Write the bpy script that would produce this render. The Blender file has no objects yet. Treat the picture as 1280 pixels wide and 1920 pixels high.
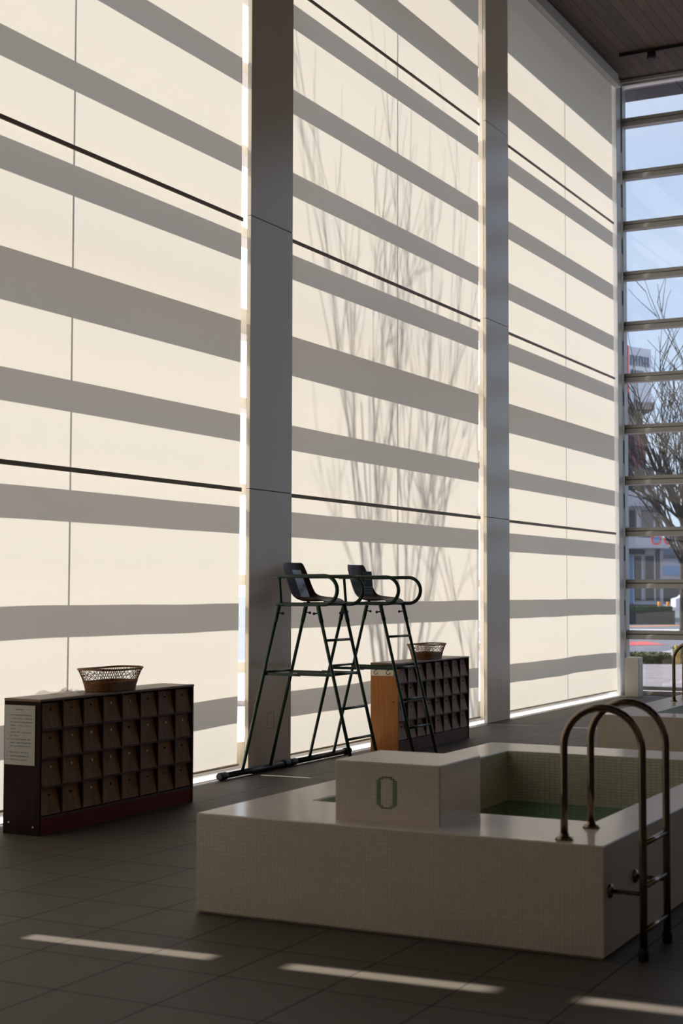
import bpy, math, random
from mathutils import Vector, Matrix
random.seed(7)
SC = bpy.context.scene
COL = SC.collection

# ------------------------------------------------------------------ camera
yaw, pitch, roll = math.radians(27.293), math.radians(3.005), math.radians(0.129)
f = Vector((-math.sin(yaw)*math.cos(pitch), math.cos(yaw)*math.cos(pitch), math.sin(pitch)))
r0 = Vector((math.cos(yaw), math.sin(yaw), 0)); u0 = r0.cross(f)
r = math.cos(roll)*r0 + math.sin(roll)*u0; u = -math.sin(roll)*r0 + math.cos(roll)*u0
cam = bpy.data.cameras.new('camera'); co = bpy.data.objects.new('camera', cam); COL.objects.link(co)
M = Matrix.Identity(4)
for i in range(3):
    M[i][0], M[i][1], M[i][2] = r[i], u[i], -f[i]
M[2][3] = 1.6
co.matrix_world = M
cam.sensor_fit = 'VERTICAL'; cam.sensor_height = 36; cam.sensor_width = 24
cam.lens = 2806.7/1920*36
cam.clip_end = 1000; cam.clip_start = 0.05
cam.dof.use_dof = True; cam.dof.focus_distance = 12.8; cam.dof.aperture_fstop = 3.2
SC.camera = co

# ------------------------------------------------------------------ light and exposure
SUN_T, SUN_Y = 0.637, 0.06           # drop and sideways drift per metre towards +X
sun = bpy.data.lights.new('sun', 'SUN'); so = bpy.data.objects.new('sun', sun); COL.objects.link(so)
so.rotation_euler = Vector((-1, -SUN_Y, SUN_T)).to_track_quat('Z', 'Y').to_euler()
so.location = (-30, 10, 20)
sun.energy = 14.5; sun.angle = math.radians(0.53); sun.color = (1.0, 0.96, 0.90)

w = bpy.data.worlds.new('sky'); SC.world = w; w.use_nodes = True
nt = w.node_tree; nt.nodes.clear()
out = nt.nodes.new('ShaderNodeOutputWorld'); bg = nt.nodes.new('ShaderNodeBackground')
tc = nt.nodes.new('ShaderNodeTexCoord'); mp = nt.nodes.new('ShaderNodeMapping'); mp.inputs['Scale'].default_value = (1.2, 1.2, 3.0)
nz = nt.nodes.new('ShaderNodeTexNoise'); nz.inputs['Scale'].default_value = 2.6; nz.inputs['Detail'].default_value = 5
cr = nt.nodes.new('ShaderNodeValToRGB')
cr.color_ramp.elements[0].position = 0.38; cr.color_ramp.elements[0].color = (0.40, 0.54, 0.86, 1)
cr.color_ramp.elements[1].position = 0.66; cr.color_ramp.elements[1].color = (0.80, 0.83, 0.92, 1)
sx = nt.nodes.new('ShaderNodeSeparateXYZ'); mr = nt.nodes.new('ShaderNodeMapRange')
mr.inputs[1].default_value = 0.0; mr.inputs[2].default_value = 0.45
hz = nt.nodes.new('ShaderNodeMixRGB'); hz.inputs[1].default_value = (0.66, 0.82, 1.0, 1)
L = nt.links.new
L(tc.outputs['Generated'], mp.inputs[0]); L(mp.outputs[0], nz.inputs[0]); L(nz.outputs[0], cr.inputs[0])
L(tc.outputs['Generated'], sx.inputs[0]); L(sx.outputs[2], mr.inputs[0]); L(mr.outputs[0], hz.inputs[0])
L(cr.outputs[0], hz.inputs[2]); L(hz.outputs[0], bg.inputs[0]); L(bg.outputs[0], out.inputs[0])
bg.inputs[1].default_value = 2.35
SC.view_settings.view_transform = 'Standard'; SC.view_settings.look = 'None'
SC.view_settings.gamma = 1; SC.view_settings.use_curve_mapping = False
SC.view_settings.exposure = 0.0

# ------------------------------------------------------------------ materials
def mat(name, col, rough=0.6, metal=0.0, noise=0.0, nscale=8.0, stretch=(1, 1, 1), bump=0.0, spec=0.5):
    m = bpy.data.materials.new(name); m.use_nodes = True; t = m.node_tree; b = t.nodes['Principled BSDF']
    b.inputs['Base Color'].default_value = (*col, 1); b.inputs['Roughness'].default_value = rough
    b.inputs['Metallic'].default_value = metal; b.inputs['Specular IOR Level'].default_value = spec
    if noise or bump:
        c = t.nodes.new('ShaderNodeTexCoord'); mpn = t.nodes.new('ShaderNodeMapping'); mpn.inputs['Scale'].default_value = stretch
        n = t.nodes.new('ShaderNodeTexNoise'); n.inputs['Scale'].default_value = nscale; n.inputs['Detail'].default_value = 4
        t.links.new(c.outputs['Object'], mpn.inputs[0]); t.links.new(mpn.outputs[0], n.inputs[0])
        if noise:
            rp = t.nodes.new('ShaderNodeValToRGB')
            rp.color_ramp.elements[0].position = 0.3; rp.color_ramp.elements[1].position = 0.7
            rp.color_ramp.elements[0].color = (*[max(0, x*(1-noise)) for x in col], 1)
            rp.color_ramp.elements[1].color = (*[min(1, x*(1+noise)) for x in col], 1)
            t.links.new(n.outputs[0], rp.inputs[0]); t.links.new(rp.outputs[0], b.inputs['Base Color'])
        if bump:
            bp = t.nodes.new('ShaderNodeBump'); bp.inputs['Strength'].default_value = bump; bp.inputs['Distance'].default_value = 0.01
            t.links.new(n.outputs[0], bp.inputs['Height']); t.links.new(bp.outputs[0], b.inputs['Normal'])
    return m

def tiles(name, col, grout, w_, h_, mortar, rough=0.25, offset=0.0, origin=(0, 0), bump=0.4, vary=0.05, spec=0.5):
    m = bpy.data.materials.new(name); m.use_nodes = True; t = m.node_tree; b = t.nodes['Principled BSDF']
    b.inputs['Specular IOR Level'].default_value = spec
    uv = t.nodes.new('ShaderNodeUVMap'); mpn = t.nodes.new('ShaderNodeMapping')
    mpn.inputs['Location'].default_value = (-origin[0], -origin[1], 0)
    br = t.nodes.new('ShaderNodeTexBrick'); br.offset = offset; br.squash = 1
    br.inputs['Scale'].default_value = 1; br.inputs['Mortar Size'].default_value = mortar
    br.inputs['Mortar Smooth'].default_value = 0.3
    br.inputs['Brick Width'].default_value = w_; br.inputs['Row Height'].default_value = h_
    br.inputs['Color1'].default_value = (*[x*(1-vary) for x in col], 1); br.inputs['Color2'].default_value = (*[min(1, x*(1+vary)) for x in col], 1)
    br.inputs['Mortar'].default_value = (*grout, 1)
    t.links.new(uv.outputs[0], mpn.inputs[0]); t.links.new(mpn.outputs[0], br.inputs[0])
    c = t.nodes.new('ShaderNodeTexCoord'); n = t.nodes.new('ShaderNodeTexNoise'); n.inputs['Scale'].default_value = 1.7; n.inputs['Detail'].default_value = 5
    t.links.new(c.outputs['Object'], n.inputs[0])
    rp = t.nodes.new('ShaderNodeMapRange'); rp.inputs[3].default_value = 0.86; rp.inputs[4].default_value = 1.12
    mx = t.nodes.new('ShaderNodeVectorMath'); mx.operation = 'SCALE'
    t.links.new(n.outputs[0], rp.inputs[0]); t.links.new(br.outputs[0], mx.inputs[0]); t.links.new(rp.outputs[0], mx.inputs[3])
    t.links.new(mx.outputs[0], b.inputs['Base Color'])
    rr = t.nodes.new('ShaderNodeMapRange'); rr.inputs[3].default_value = rough; rr.inputs[4].default_value = min(1, rough+0.4)
    t.links.new(br.outputs['Fac'], rr.inputs[0]); t.links.new(rr.outputs[0], b.inputs['Roughness'])
    bp = t.nodes.new('ShaderNodeBump'); bp.inputs['Strength'].default_value = bump; bp.inputs['Distance'].default_value = 0.002; bp.invert = True
    t.links.new(br.outputs['Fac'], bp.inputs['Height']); t.links.new(bp.outputs[0], b.inputs['Normal'])
    return m

def fabric(name, dif, tra, fac):
    m = bpy.data.materials.new(name); m.use_nodes = True; t = m.node_tree; t.nodes.clear()
    o = t.nodes.new('ShaderNodeOutputMaterial'); a = t.nodes.new('ShaderNodeBsdfDiffuse'); b = t.nodes.new('ShaderNodeBsdfTranslucent'); x = t.nodes.new('ShaderNodeMixShader')
    a.inputs[0].default_value = (*dif, 1)
    c = t.nodes.new('ShaderNodeTexCoord'); mpn = t.nodes.new('ShaderNodeMapping'); mpn.inputs['Scale'].default_value = (1, 26, 0.35)
    n = t.nodes.new('ShaderNodeTexNoise'); n.inputs['Scale'].default_value = 3; n.inputs['Detail'].default_value = 3
    rp = t.nodes.new('ShaderNodeValToRGB'); rp.color_ramp.elements[0].position = 0.3; rp.color_ramp.elements[1].position = 0.7
    rp.color_ramp.elements[0].color = (*[k*0.985 for k in tra], 1); rp.color_ramp.elements[1].color = (*[k*1.015 for k in tra], 1)
    t.links.new(c.outputs['Object'], mpn.inputs[0]); t.links.new(mpn.outputs[0], n.inputs[0]); t.links.new(n.outputs[0], rp.inputs[0]); t.links.new(rp.outputs[0], b.inputs[0])
    x.inputs[0].default_value = fac
    t.links.new(a.outputs[0], x.inputs[1]); t.links.new(b.outputs[0], x.inputs[2]); t.links.new(x.outputs[0], o.inputs[0])
    return m

def glass(name, tint=(0.95, 0.97, 0.98), refl=0.07, rough=0.0):
    m = bpy.data.materials.new(name); m.use_nodes = True; t = m.node_tree; t.nodes.clear()
    o = t.nodes.new('ShaderNodeOutputMaterial'); a = t.nodes.new('ShaderNodeBsdfTransparent'); b = t.nodes.new('ShaderNodeBsdfGlossy'); x = t.nodes.new('ShaderNodeMixShader')
    a.inputs[0].default_value = (*tint, 1); b.inputs['Roughness'].default_value = rough; x.inputs[0].default_value = refl
    t.links.new(a.outputs[0], x.inputs[1]); t.links.new(b.outputs[0], x.inputs[2]); t.links.new(x.outputs[0], o.inputs[0])
    return m

FLOOR = tiles('floor_tile', (0.103, 0.088, 0.070), (0.018, 0.015, 0.012), 0.476, 0.4915, 0.0035, rough=0.55, spec=0.25, origin=(-4.285+0.0, 4.892), bump=0.5, vary=0.07)
MOSAIC = tiles('mosaic_white', (0.80, 0.72, 0.60), (0.60, 0.52, 0.43), 0.0195, 0.0195, 0.0022, rough=0.14, bump=0.35, vary=0.04, spec=1.0)
MOSAICS = tiles('mosaic_fine', (0.80, 0.72, 0.60), (0.62, 0.54, 0.45), 0.0195, 0.0195, 0.0016, rough=0.22, bump=0.35, vary=0.03, spec=0.9)
MOSGREEN = tiles('mosaic_green', (0.64, 0.64, 0.49), (0.42, 0.42, 0.32), 0.039, 0.0195, 0.0022, rough=0.25, bump=0.8, vary=0.05)
GREENTILE = mat('green_tile', (0.10, 0.19, 0.11), 0.3)
WATER = mat('water', (0.025, 0.13, 0.085), 0.04, bump=0.04, nscale=3)
BLIND = fabric('blind_fabric', (0.62, 0.58, 0.53), (0.310, 0.289, 0.254), 0.5)
WHITEM = mat('white_metal', (0.62, 0.60, 0.56), 0.4)
COLM = mat('column_panel', (0.80, 0.68, 0.52), 0.22, spec=0.6)
POLISH = mat('polished_panel', (0.60, 0.52, 0.42), 0.05, spec=0.8)
COLJ = mat('joint_dark', (0.05, 0.045, 0.04), 0.8)
FRAME = mat('frame_grey', (0.42, 0.41, 0.38), 0.35)
FRAMED = mat('frame_groove', (0.06, 0.058, 0.05), 0.6)
BATTEN = mat('batten', (0.36, 0.30, 0.24), 0.7)
HEM = mat('hem', (0.62, 0.55, 0.40), 0.5)
DARKWALL = mat('dark_wall', (0.10, 0.085, 0.07), 0.8)
ROOMWALL = mat('room_wall', (0.74, 0.63, 0.49), 0.8)
THRESH = mat('threshold', (0.72, 0.70, 0.66), 0.5)
SILL = mat('sill', (0.36, 0.33, 0.27), 0.6)
WOOD = mat('dark_wood', (0.085, 0.036, 0.016), 0.5, spec=0.25, noise=0.35, nscale=6, stretch=(8, 8, 0.8))
WOODT = mat('top_wood', (0.16, 0.085, 0.05), 0.4, noise=0.2, nscale=6, stretch=(10, 0.8, 8))
WOODS = mat('orange_wood', (0.44, 0.165, 0.035), 0.5, spec=0.3, noise=0.18, nscale=5, stretch=(9, 9, 0.7))
WOODK = mat('black_wood', (0.022, 0.008, 0.005), 0.7, spec=0.12, noise=0.3, nscale=5, stretch=(9, 9, 0.7))
DOORM = mat('door_board', (0.22, 0.118, 0.052), 0.6, spec=0.2, noise=0.2, nscale=4, stretch=(6, 6, 1))
DOORM2 = mat('door_board_pale', (0.30, 0.20, 0.145), 0.6, spec=0.25, noise=0.18, nscale=4, stretch=(6, 6, 1))  # paler, greyer board tone for the far cabinet's doors
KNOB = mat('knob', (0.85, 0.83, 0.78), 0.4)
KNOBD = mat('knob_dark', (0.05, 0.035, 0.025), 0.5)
RED = mat('kick_board', (0.13, 0.014, 0.010), 0.6, spec=0.15)
KICK2 = mat('kick_brown', (0.11, 0.04, 0.02), 0.5, spec=0.2)
WICKER = mat('wicker', (0.27, 0.115, 0.038), 0.5, noise=0.4, nscale=60, bump=0.5)
PAPER = mat('paper', (0.47, 0.46, 0.42), 0.8)
INK = mat('ink', (0.06, 0.06, 0.06), 0.8)
CREAM = mat('cream_board', (0.85, 0.77, 0.60), 0.6)
GREENM = mat('green_paint', (0.010, 0.036, 0.020), 0.3, spec=0.35)
BLACKR = mat('black_rubber', (0.008, 0.008, 0.008), 0.5)
BEAMM = mat('beam_paint', (0.010, 0.022, 0.024), 0.35)
SHELL = mat('seat_shell', (0.060, 0.026, 0.020), 0.38, noise=0.5, nscale=9, spec=0.15)
SIGNB = mat('blue_sheet', (0.26, 0.34, 0.44), 0.25, noise=0.5, nscale=12)
SIGNK = mat('black_sheet', (0.018, 0.020, 0.017), 0.6, spec=0.2)
SIGNT = mat('sign_text', (0.45, 0.45, 0.42), 0.6)
STEEL = mat('steel', (0.24, 0.185, 0.135), 0.24, metal=1.0)
CEIL = tiles('ceiling_planks', (0.090, 0.056, 0.036), (0.03, 0.022, 0.018), 3.6, 0.15, 0.004, rough=0.6, offset=0.4, bump=0.3, vary=0.22)
PLASTIC = glass('plastic_film', (0.90, 0.89, 0.87), 0.16, 0.25)
GLASS = glass('window_glass', (0.66, 0.665, 0.67), 0.06)
SOFFIT = tiles('soffit', (0.09, 0.085, 0.09), (0.03, 0.03, 0.03), 1.2, 1.6, 0.012, rough=0.7, bump=0.2, vary=0.02)
BLACK = mat('black_metal', (0.012, 0.011, 0.010), 0.5)
PAVE = tiles('paving', (0.78, 0.68, 0.56), (0.55, 0.48, 0.40), 0.6, 0.3, 0.01, rough=0.8, offset=0.5, vary=0.12)
PAVE2 = tiles('forecourt_paving', (0.33, 0.29, 0.29), (0.22, 0.19, 0.19), 0.6, 0.3, 0.01, rough=0.8, offset=0.5, vary=0.12)
ASPH = mat('asphalt', (0.17, 0.175, 0.20), 0.85, noise=0.1, nscale=0.6)
KERB = mat('kerb', (0.42, 0.40, 0.40), 0.8)
LINEW = mat('line_white', (0.75, 0.75, 0.74), 0.7)
LINEO = mat('line_orange', (0.70, 0.30, 0.14), 0.7)
LINER = mat('line_red', (0.62, 0.10, 0.10), 0.7)
HEDGE = mat('hedge_leaf', (0.10, 0.10, 0.022), 0.7, noise=0.6, nscale=9)
HEDGEG = mat('hedge_green', (0.045, 0.08, 0.02), 0.7, noise=0.5, nscale=6)
PLANTER = mat('planter', (0.045, 0.05, 0.05), 0.8)
ORANGE = mat('orange', (0.85, 0.30, 0.02), 0.5)
YELLOW = mat('yellow', (0.55, 0.36, 0.05), 0.6)
BARK = mat('bark', (0.030, 0.023, 0.019), 0.85, noise=0.3, nscale=10)
BW = mat('render_white', (0.46, 0.46, 0.50), 0.8, noise=0.06, nscale=0.5)
BGR = mat('render_grey', (0.13, 0.125, 0.14), 0.8)
BMAR = mat('render_maroon', (0.26, 0.11, 0.12), 0.8)
BBEI = mat('render_beige', (0.40, 0.34, 0.30), 0.8)
BDK = mat('dark_glass', (0.03, 0.035, 0.045), 0.15)
BBLUE = mat('pane_blue', (0.16, 0.27, 0.45), 0.2)
SRED = mat('sign_red', (0.80, 0.02, 0.02), 0.5)
SWHITE = mat('sign_white', (0.72, 0.74, 0.78), 0.6)
SGREY = mat('sign_letter', (0.16, 0.18, 0.22), 0.6)
CARW = mat('car_white', (0.8, 0.8, 0.82), 0.3)
HILL = mat('hill', (0.16, 0.22, 0.30), 0.9)

# ------------------------------------------------------------------ mesh helpers
class MB:
    def __init__(s): s.v = []; s.f = []; s.sm = []
    def add(s, vs, fs, smooth=False):
        o = len(s.v); s.v += [tuple(x) for x in vs]
        for q in fs: s.f.append(tuple(o+i for i in q)); s.sm.append(smooth)
        return s
    def box(s, x0, x1, y0, y1, z0, z1, xf=None):
        vs = [(x, y, z) for z in (z0, z1) for y in (y0, y1) for x in (x0, x1)]
        if xf: vs = [xf(*p) for p in vs]
        return s.add(vs, [(0, 2, 3, 1), (4, 5, 7, 6), (0, 1, 5, 4), (2, 6, 7, 3), (0, 4, 6, 2), (1, 3, 7, 5)])
    def bbox(s, x0, x1, y0, y1, z0, z1, b=0.004):
        # chamfered box
        cx, cy, cz = (x0+x1)/2, (y0+y1)/2, (z0+z1)/2; hx, hy, hz = (x1-x0)/2, (y1-y0)/2, (z1-z0)/2
        b = min(b, hx*.9, hy*.9, hz*.9); vs = []; idx = {}
        for sx_ in (-1, 1):
            for sy_ in (-1, 1):
                for sz_ in (-1, 1):
                    for a in range(3):
                        d = [hx-b, hy-b, hz-b]; d[a] = (hx, hy, hz)[a]
                        idx[(sx_, sy_, sz_, a)] = len(vs); vs.append((cx+sx_*d[0], cy+sy_*d[1], cz+sz_*d[2]))
        fs = []
        S = (-1, 1)
        for a in range(3):
            b1, b2 = [(1, 2), (2, 0), (0, 1)][a]
            for sg in S:
                ring = []
                for p, q in ((-1, -1), (1, -1), (1, 1), (-1, 1)):
                    k = [0, 0, 0]; k[a] = sg; k[b1] = p; k[b2] = q; ring.append(idx[(*k, a)])
                fs.append(tuple(ring if sg > 0 else ring[::-1]))
        for a in range(3):          # edges along axis a
            b1, b2 = [(1, 2), (2, 0), (0, 1)][a]
            for p in S:
                for q in S:
                    def K(sg, ax):
                        k = [0, 0, 0]; k[a] = sg; k[b1] = p; k[b2] = q; return idx[(*k, ax)]
                    e = [K(-1, b1), K(1, b1), K(1, b2), K(-1, b2)]
                    fs.append(tuple(e if p*q < 0 else e[::-1]))
        for p in S:
            for q in S:
                for t_ in S:
                    e = [idx[(p, q, t_, a)] for a in range(3)]
                    fs.append(tuple(e if p*q*t_ > 0 else e[::-1]))
        return s.add(vs, fs)
    def tube(s, pts, rad, seg=10, cap=True, closed=False, smooth=True):
        pts = [Vector(p) for p in pts]; n = len(pts)
        rads = rad if isinstance(rad, (list, tuple)) else [rad]*n
        vs = []; up = None
        for i, p in enumerate(pts):
            if closed: t = pts[(i+1) % n]-pts[i-1]
            else: t = pts[min(i+1, n-1)]-pts[max(i-1, 0)]
            t = t.normalized() if t.length > 1e-9 else Vector((0, 0, 1))
            if up is None:
                a = Vector((0, 0, 1)) if abs(t.z) < .9 else Vector((1, 0, 0)); up = (a-t*a.dot(t)).normalized()
            else:
                up = up-t*up.dot(t); up = up.normalized() if up.length > 1e-6 else t.orthogonal().normalized()
            sd = t.cross(up)
            for k in range(seg):
                an = 2*math.pi*k/seg; vs.append(p+(up*math.cos(an)+sd*math.sin(an))*rads[i])
        fs = []
        for i in range(n if closed else n-1):
            j = (i+1) % n
            for k in range(seg):
                k2 = (k+1) % seg; fs.append((i*seg+k, i*seg+k2, j*seg+k2, j*seg+k))
        o = len(s.v); s.add(vs, fs, smooth)
        if cap and not closed:
            s.f.append(tuple(o+k for k in range(seg))[::-1]); s.sm.append(False)
            s.f.append(tuple(o+(n-1)*seg+k for k in range(seg))); s.sm.append(False)
        return s
    def lathe(s, prof, c, axis='z', seg=20, smooth=True):
        # prof: (radius, height) list
        vs = []
        for rr, h in prof:
            for k in range(seg):
                a = 2*math.pi*k/seg; x, y = rr*math.cos(a), rr*math.sin(a)
                vs.append((c[0]+x, c[1]+y, c[2]+h) if axis == 'z' else (c[0]+h, c[1]+x, c[2]+y) if axis == 'x' else (c[0]+y, c[1]+h, c[2]+x))
        fs = []
        for i in range(len(prof)-1):
            for k in range(seg):
                k2 = (k+1) % seg; fs.append((i*seg+k, i*seg+k2, (i+1)*seg+k2, (i+1)*seg+k))
        o = len(s.v); s.add(vs, fs, smooth)
        s.f.append(tuple(o+k for k in range(seg))[::-1]); s.sm.append(False)
        s.f.append(tuple(o+(len(prof)-1)*seg+k for k in range(seg))); s.sm.append(False)
        return s
    def build(s, name, m, parent=None, inv=None):
        me = bpy.data.meshes.new(name); me.from_pydata(s.v, [], s.f); me.update()
        me.polygons.foreach_set('use_smooth', s.sm)
        uv = me.uv_layers.new(name='UVMap'); d = []
        for p in me.polygons:
            n = p.normal; ax = max(range(3), key=lambda i: abs(n[i]))
            for li in p.loop_indices:
                c = me.vertices[me.loops[li].vertex_index].co
                d += [c.y, c.z] if ax == 0 else [c.x, c.z] if ax == 1 else [c.x, c.y]
        uv.data.foreach_set('uv', d)
        me.materials.append(m)
        o = bpy.data.objects.new(name, me); COL.objects.link(o)
        if parent is not None:
            o.parent = parent
            # vertices are given in the thing's own frame when the thing sits away from the origin
        return o

def tag(o, label=None, cat=None, group=None, kind=None):
    if label: o['label'] = label
    if cat: o['category'] = cat
    if group: o['group'] = group
    if kind: o['kind'] = kind
    return o
def thing(name, label, cat, loc=(0, 0, 0), group=None, rz=0, kind=None):
    o = bpy.data.objects.new(name, None); COL.objects.link(o); o.location = loc; o.rotation_euler = (0, 0, rz); o.empty_display_size = 0.1
    return tag(o, label, cat, group, kind)
def copy_tree(o, parent=None):
    c = o.copy(); COL.objects.link(c); c.parent = parent
    for ch in list(o.children): copy_tree(ch, c)
    return c
def struct(name, mb, m, label, cat, parent=None):
    o = mb.build(name, m, parent)
    return tag(o, label, cat, None, 'structure')

# ------------------------------------------------------------------ room shell
XB = -6.83          # blind plane
YF = 22.9           # far glass wall
ZC = 9.70
struct('floor', MB().box(-7.02, 6.2, -4, YF+0.1, -0.12, 0), FLOOR, 'dark grey-brown stone tile floor with thin joints', 'floor')
# ceiling planks run along Y: swap axes through the UV layer
ceil = struct('ceiling', MB().box(-7.3, 8, -4, YF+0.15, ZC, ZC+0.2), CEIL, 'dark brown wooden plank ceiling', 'ceiling')
uvl = ceil.data.uv_layers[0]
for l in uvl.data:
    a, b = l.uv; l.uv = (b, a)
struct('wall_right', MB().box(6, 6.2, -4, YF+0.2, 0, ZC), ROOMWALL, 'beige wall on the unseen right side', 'wall')
struct('added_dark_panel', MB().bbox(5.95, 6.0, -4, YF, 0, 2.8, 0.01), DARKWALL, 'dark panel added low on the unseen right wall to darken the pool side', 'trim')  # unseen panel, added to cut the wall's bounce onto the pool's right side
struct('wall_back', MB().box(-7.3, 8, -4.2, -4, 0, ZC), ROOMWALL, 'beige wall behind the viewer', 'wall')
# wall_left: solid up to the first gap beside the nearest (unseen) column
G0a, G0b = 5.385, 5.485
struct('wall_left', MB().box(-6.95, XB+0.01, -4, 1.5, 0, ZC), DARKWALL, 'dark wall section beyond the left edge', 'wall')
struct('column', MB().box(-7.23, -6.76, G0b, 6.36, 0, ZC), POLISH, 'polished panelled column beyond the left edge', 'column')
struct('trim_1', MB().bbox(-6.90, -6.74, 6.36, 22.5, 9.56, ZC, 0.01).box(-6.80, -6.70, 6.36, 22.5, 9.48, 9.53), WHITEM, 'pale blind headbox strip along the ceiling edge', 'trim')

def column(y0, y1, label):
    root = thing('column', label, 'column', (0, 0, 0), None, 0, 'structure')
    p = MB(); zs = [0.0, 2.497, 4.937, 7.39, ZC]
    for a, b in zip(zs[:-1], zs[1:]): p.bbox(-6.795, -6.76, y0, y1, a+0.003, b-0.003, 0.002)
    p.build('panel', COLM, root)
    MB().box(-6.793, -6.764, y0+0.004, y1-0.004, 0, ZC).build('backing', COLJ, root)
    MB().box(-7.05, -6.81, y0+0.48, y1-0.06, 0, ZC).build('core', COLM, root)
    MB().box(-6.81, -6.795, y0+0.02, y1-0.02, 0, ZC).build('backing', COLJ, root)
    # hairline outlet cover
    ya, yb, za, zb = y0+0.33, y0+0.45, 0.365, 0.505; h = MB(); t_ = 0.0025
    for a in ((ya, yb, za, za+t_), (ya, yb, zb-t_, zb), (ya, ya+t_, za, zb), (yb-t_, yb, za, zb)): h.box(-6.7605, -6.7592, *a)
    h.build('outlet_cover', COLJ, root)
    return root
column(11.335, 12.095, 'wide beige panelled column behind the lifeguard chairs')
column(16.955, 17.715, 'glossy panelled column right of the far cabinet, with bluish reflection')
# corner post where the blinds meet the far glass wall
cp = struct('trim_2', MB().bbox(-6.86, -6.78, 22.50, 22.58, 0, ZC, 0.004).bbox(-6.90, -6.80, 22.60, 22.80, 0, ZC, 0.004), WHITEM, 'pale corner post beside the third blind', 'trim')
struct('trim_3', MB().bbox(-6.92, -6.78, 22.81, 23.0, 0, ZC, 0.004), FRAME, 'grey end jamb of the far glass wall', 'trim')

# ------------------------------------------------------------------ side glazing (behind the blinds)
TR = [(0.898, .10), (1.713, .10), (2.562, .10), (3.377, .10), (4.15, .24), (4.995, .10), (5.787, .09), (6.582, .10), (7.407, .10), (8.21, .235), (9.03, .10)]
def side_window(i, y0, y1, ym, label):
    root = thing('window_%d' % i, label, 'window', (0, 0, 0), None, 0, 'structure')
    for z, h in TR:
        z -= 0.0155
        MB().bbox(-7.46, -7.24, y0, y1, z-h/2, z+h/2, 0.003).build('transom', FRAME, root)
    MB().box(-7.36, -7.34, ym-0.01, ym+0.01, 0.2, ZC).build('mullion', FRAME, root)
    MB().bbox(-7.46, -7.26, y0, y1, -0.1, 0.19, 0.003).build('bottom_rail', SILL, root)
    MB().box(-7.26, -7.02, y0, y1, -0.12, 0).build('sill', SILL, root)
    MB().box(-7.02, -6.80, y0, y1, 0.0, 0.004).build('threshold', THRESH, root)
side_window(1, -1.2, 11.67, 8.85, 'tall glazing behind the first blind, barred by wide transoms')
side_window(2, 11.67, 17.3, 14.53, 'tall glazing behind the second blind, barred by wide transoms')
side_window(3, 17.3, 22.9, 20.12, 'tall glazing behind the third blind, barred by wide transoms')
struct('roof', MB().box(-8.557, -7.31, -5, 23.77, 9.66, 10.2).box(-7.31, 9, 23.06, 23.77, 9.66, 10.2).box(-7.31, 9, -5, 23.06, ZC+0.201, 10.2), SOFFIT, 'grey panelled eave projecting beyond the far glass', 'roof')

# ------------------------------------------------------------------ roller blinds
def blind(y0, y1, label, seed):
    root = thing('roller_blind', label, 'blind', (XB, y0, 0), 'tall translucent roller blinds')
    rnd = random.Random(seed); ph = [rnd.uniform(0, 6.3) for _ in range(6)]
    zb, zt = 0.085, 9.6; NY, NZ = 60, 90; W = y1-y0; mb = MB(); vs = []
    for j in range(NZ+1):
        z = zb+(zt-zb)*(j/NZ)**1.5
        for i in range(NY+1):
            y = W*i/NY; k = math.exp(-z/1.6)
            x = 0.004*math.sin(y*1.1+ph[0]+z*.3)+k*0.010*math.sin(y*2.3+ph[1])+k*0.006*math.sin(y*5.1+ph[2]+z)
            vs.append((x, y, z))
    fs = [(j*(NY+1)+i, j*(NY+1)+i+1, (j+1)*(NY+1)+i+1, (j+1)*(NY+1)+i) for j in range(NZ) for i in range(NY)]
    mb.add(vs, fs, True); mb.build('fabric', BLIND, root)
    MB().bbox(-0.016, 0.016, 0, W, 0.068, 0.092, 0.006).build('hem_bar', HEM, root)
    for z in (2.485, 4.89, 7.32):
        MB().bbox(0.012, 0.024, 0.0, W, z-0.018, z+0.018, 0.003).build('batten', BATTEN, root)
    return root
ub = blind(1.5, G0a, 'unseen roller blind added beyond the left edge to light the pool front', 4)
ub['kind'] = 'structure'; ub.name = 'window_5'  # unseen blind, added as fill light for the near pool front
del ub['group']; del ub['category']
blind(6.36, 11.28, 'leftmost tall cream roller blind, behind the near cabinet', 1)
blind(12.05, 16.87, 'middle tall cream roller blind with tree shadows, between the two columns', 2)
blind(17.67, 22.42, 'third tall cream roller blind, nearest the far glass wall', 3)

# ------------------------------------------------------------------ far glass wall
root = thing('window_4', 'tall far glass wall with grey horizontal bars onto the street', 'window', (0, 0, 0), None, 0, 'structure')
FT = [0.922, 1.713, 2.524, 3.33, 4.137, 4.947, 5.769, 6.568, 7.37, 8.18, 9.025]
for z in FT:
    t_ = MB().bbox(-6.78, 8, YF-0.07, YF+0.09, z-0.068, z+0.005, 0.004).bbox(-6.78, 8, YF-0.05, YF+0.09, z+0.018, z+0.072, 0.004)
    tr_ = t_.build('transom', FRAME, root)
    MB().box(-6.78, 8, YF-0.045, YF+0.08, z+0.004, z+0.019).build('groove', FRAMED, tr_)
MB().bbox(-6.78, 8, YF-0.07, YF+0.1, 0.0, 0.055, 0.004).bbox(-6.78, 8, YF-0.05, YF+0.1, 0.07, 0.125, 0.004).build('bottom_rail', FRAME, root)
MB().bbox(-6.86, 8, YF-0.05, YF+0.1, 9.62, ZC, 0.004).box(-6.86, 8, YF-0.12, YF-0.05, 9.65, ZC-0.005).build('top_rail', FRAME, root)
for xm in (-1.2, 3.4): MB().bbox(xm-0.06, xm+0.06, YF-0.08, YF+0.1, 0, ZC, 0.004).build('mullion', FRAME, root)
zz = [0.125]+FT+[9.62]
for a, b in zip(zz[:-1], zz[1:]): MB().box(-6.78, 8, YF+0.02, YF+0.03, a+(0.06 if a > .2 else 0), b-0.05).build('glass', GLASS, root)

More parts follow.
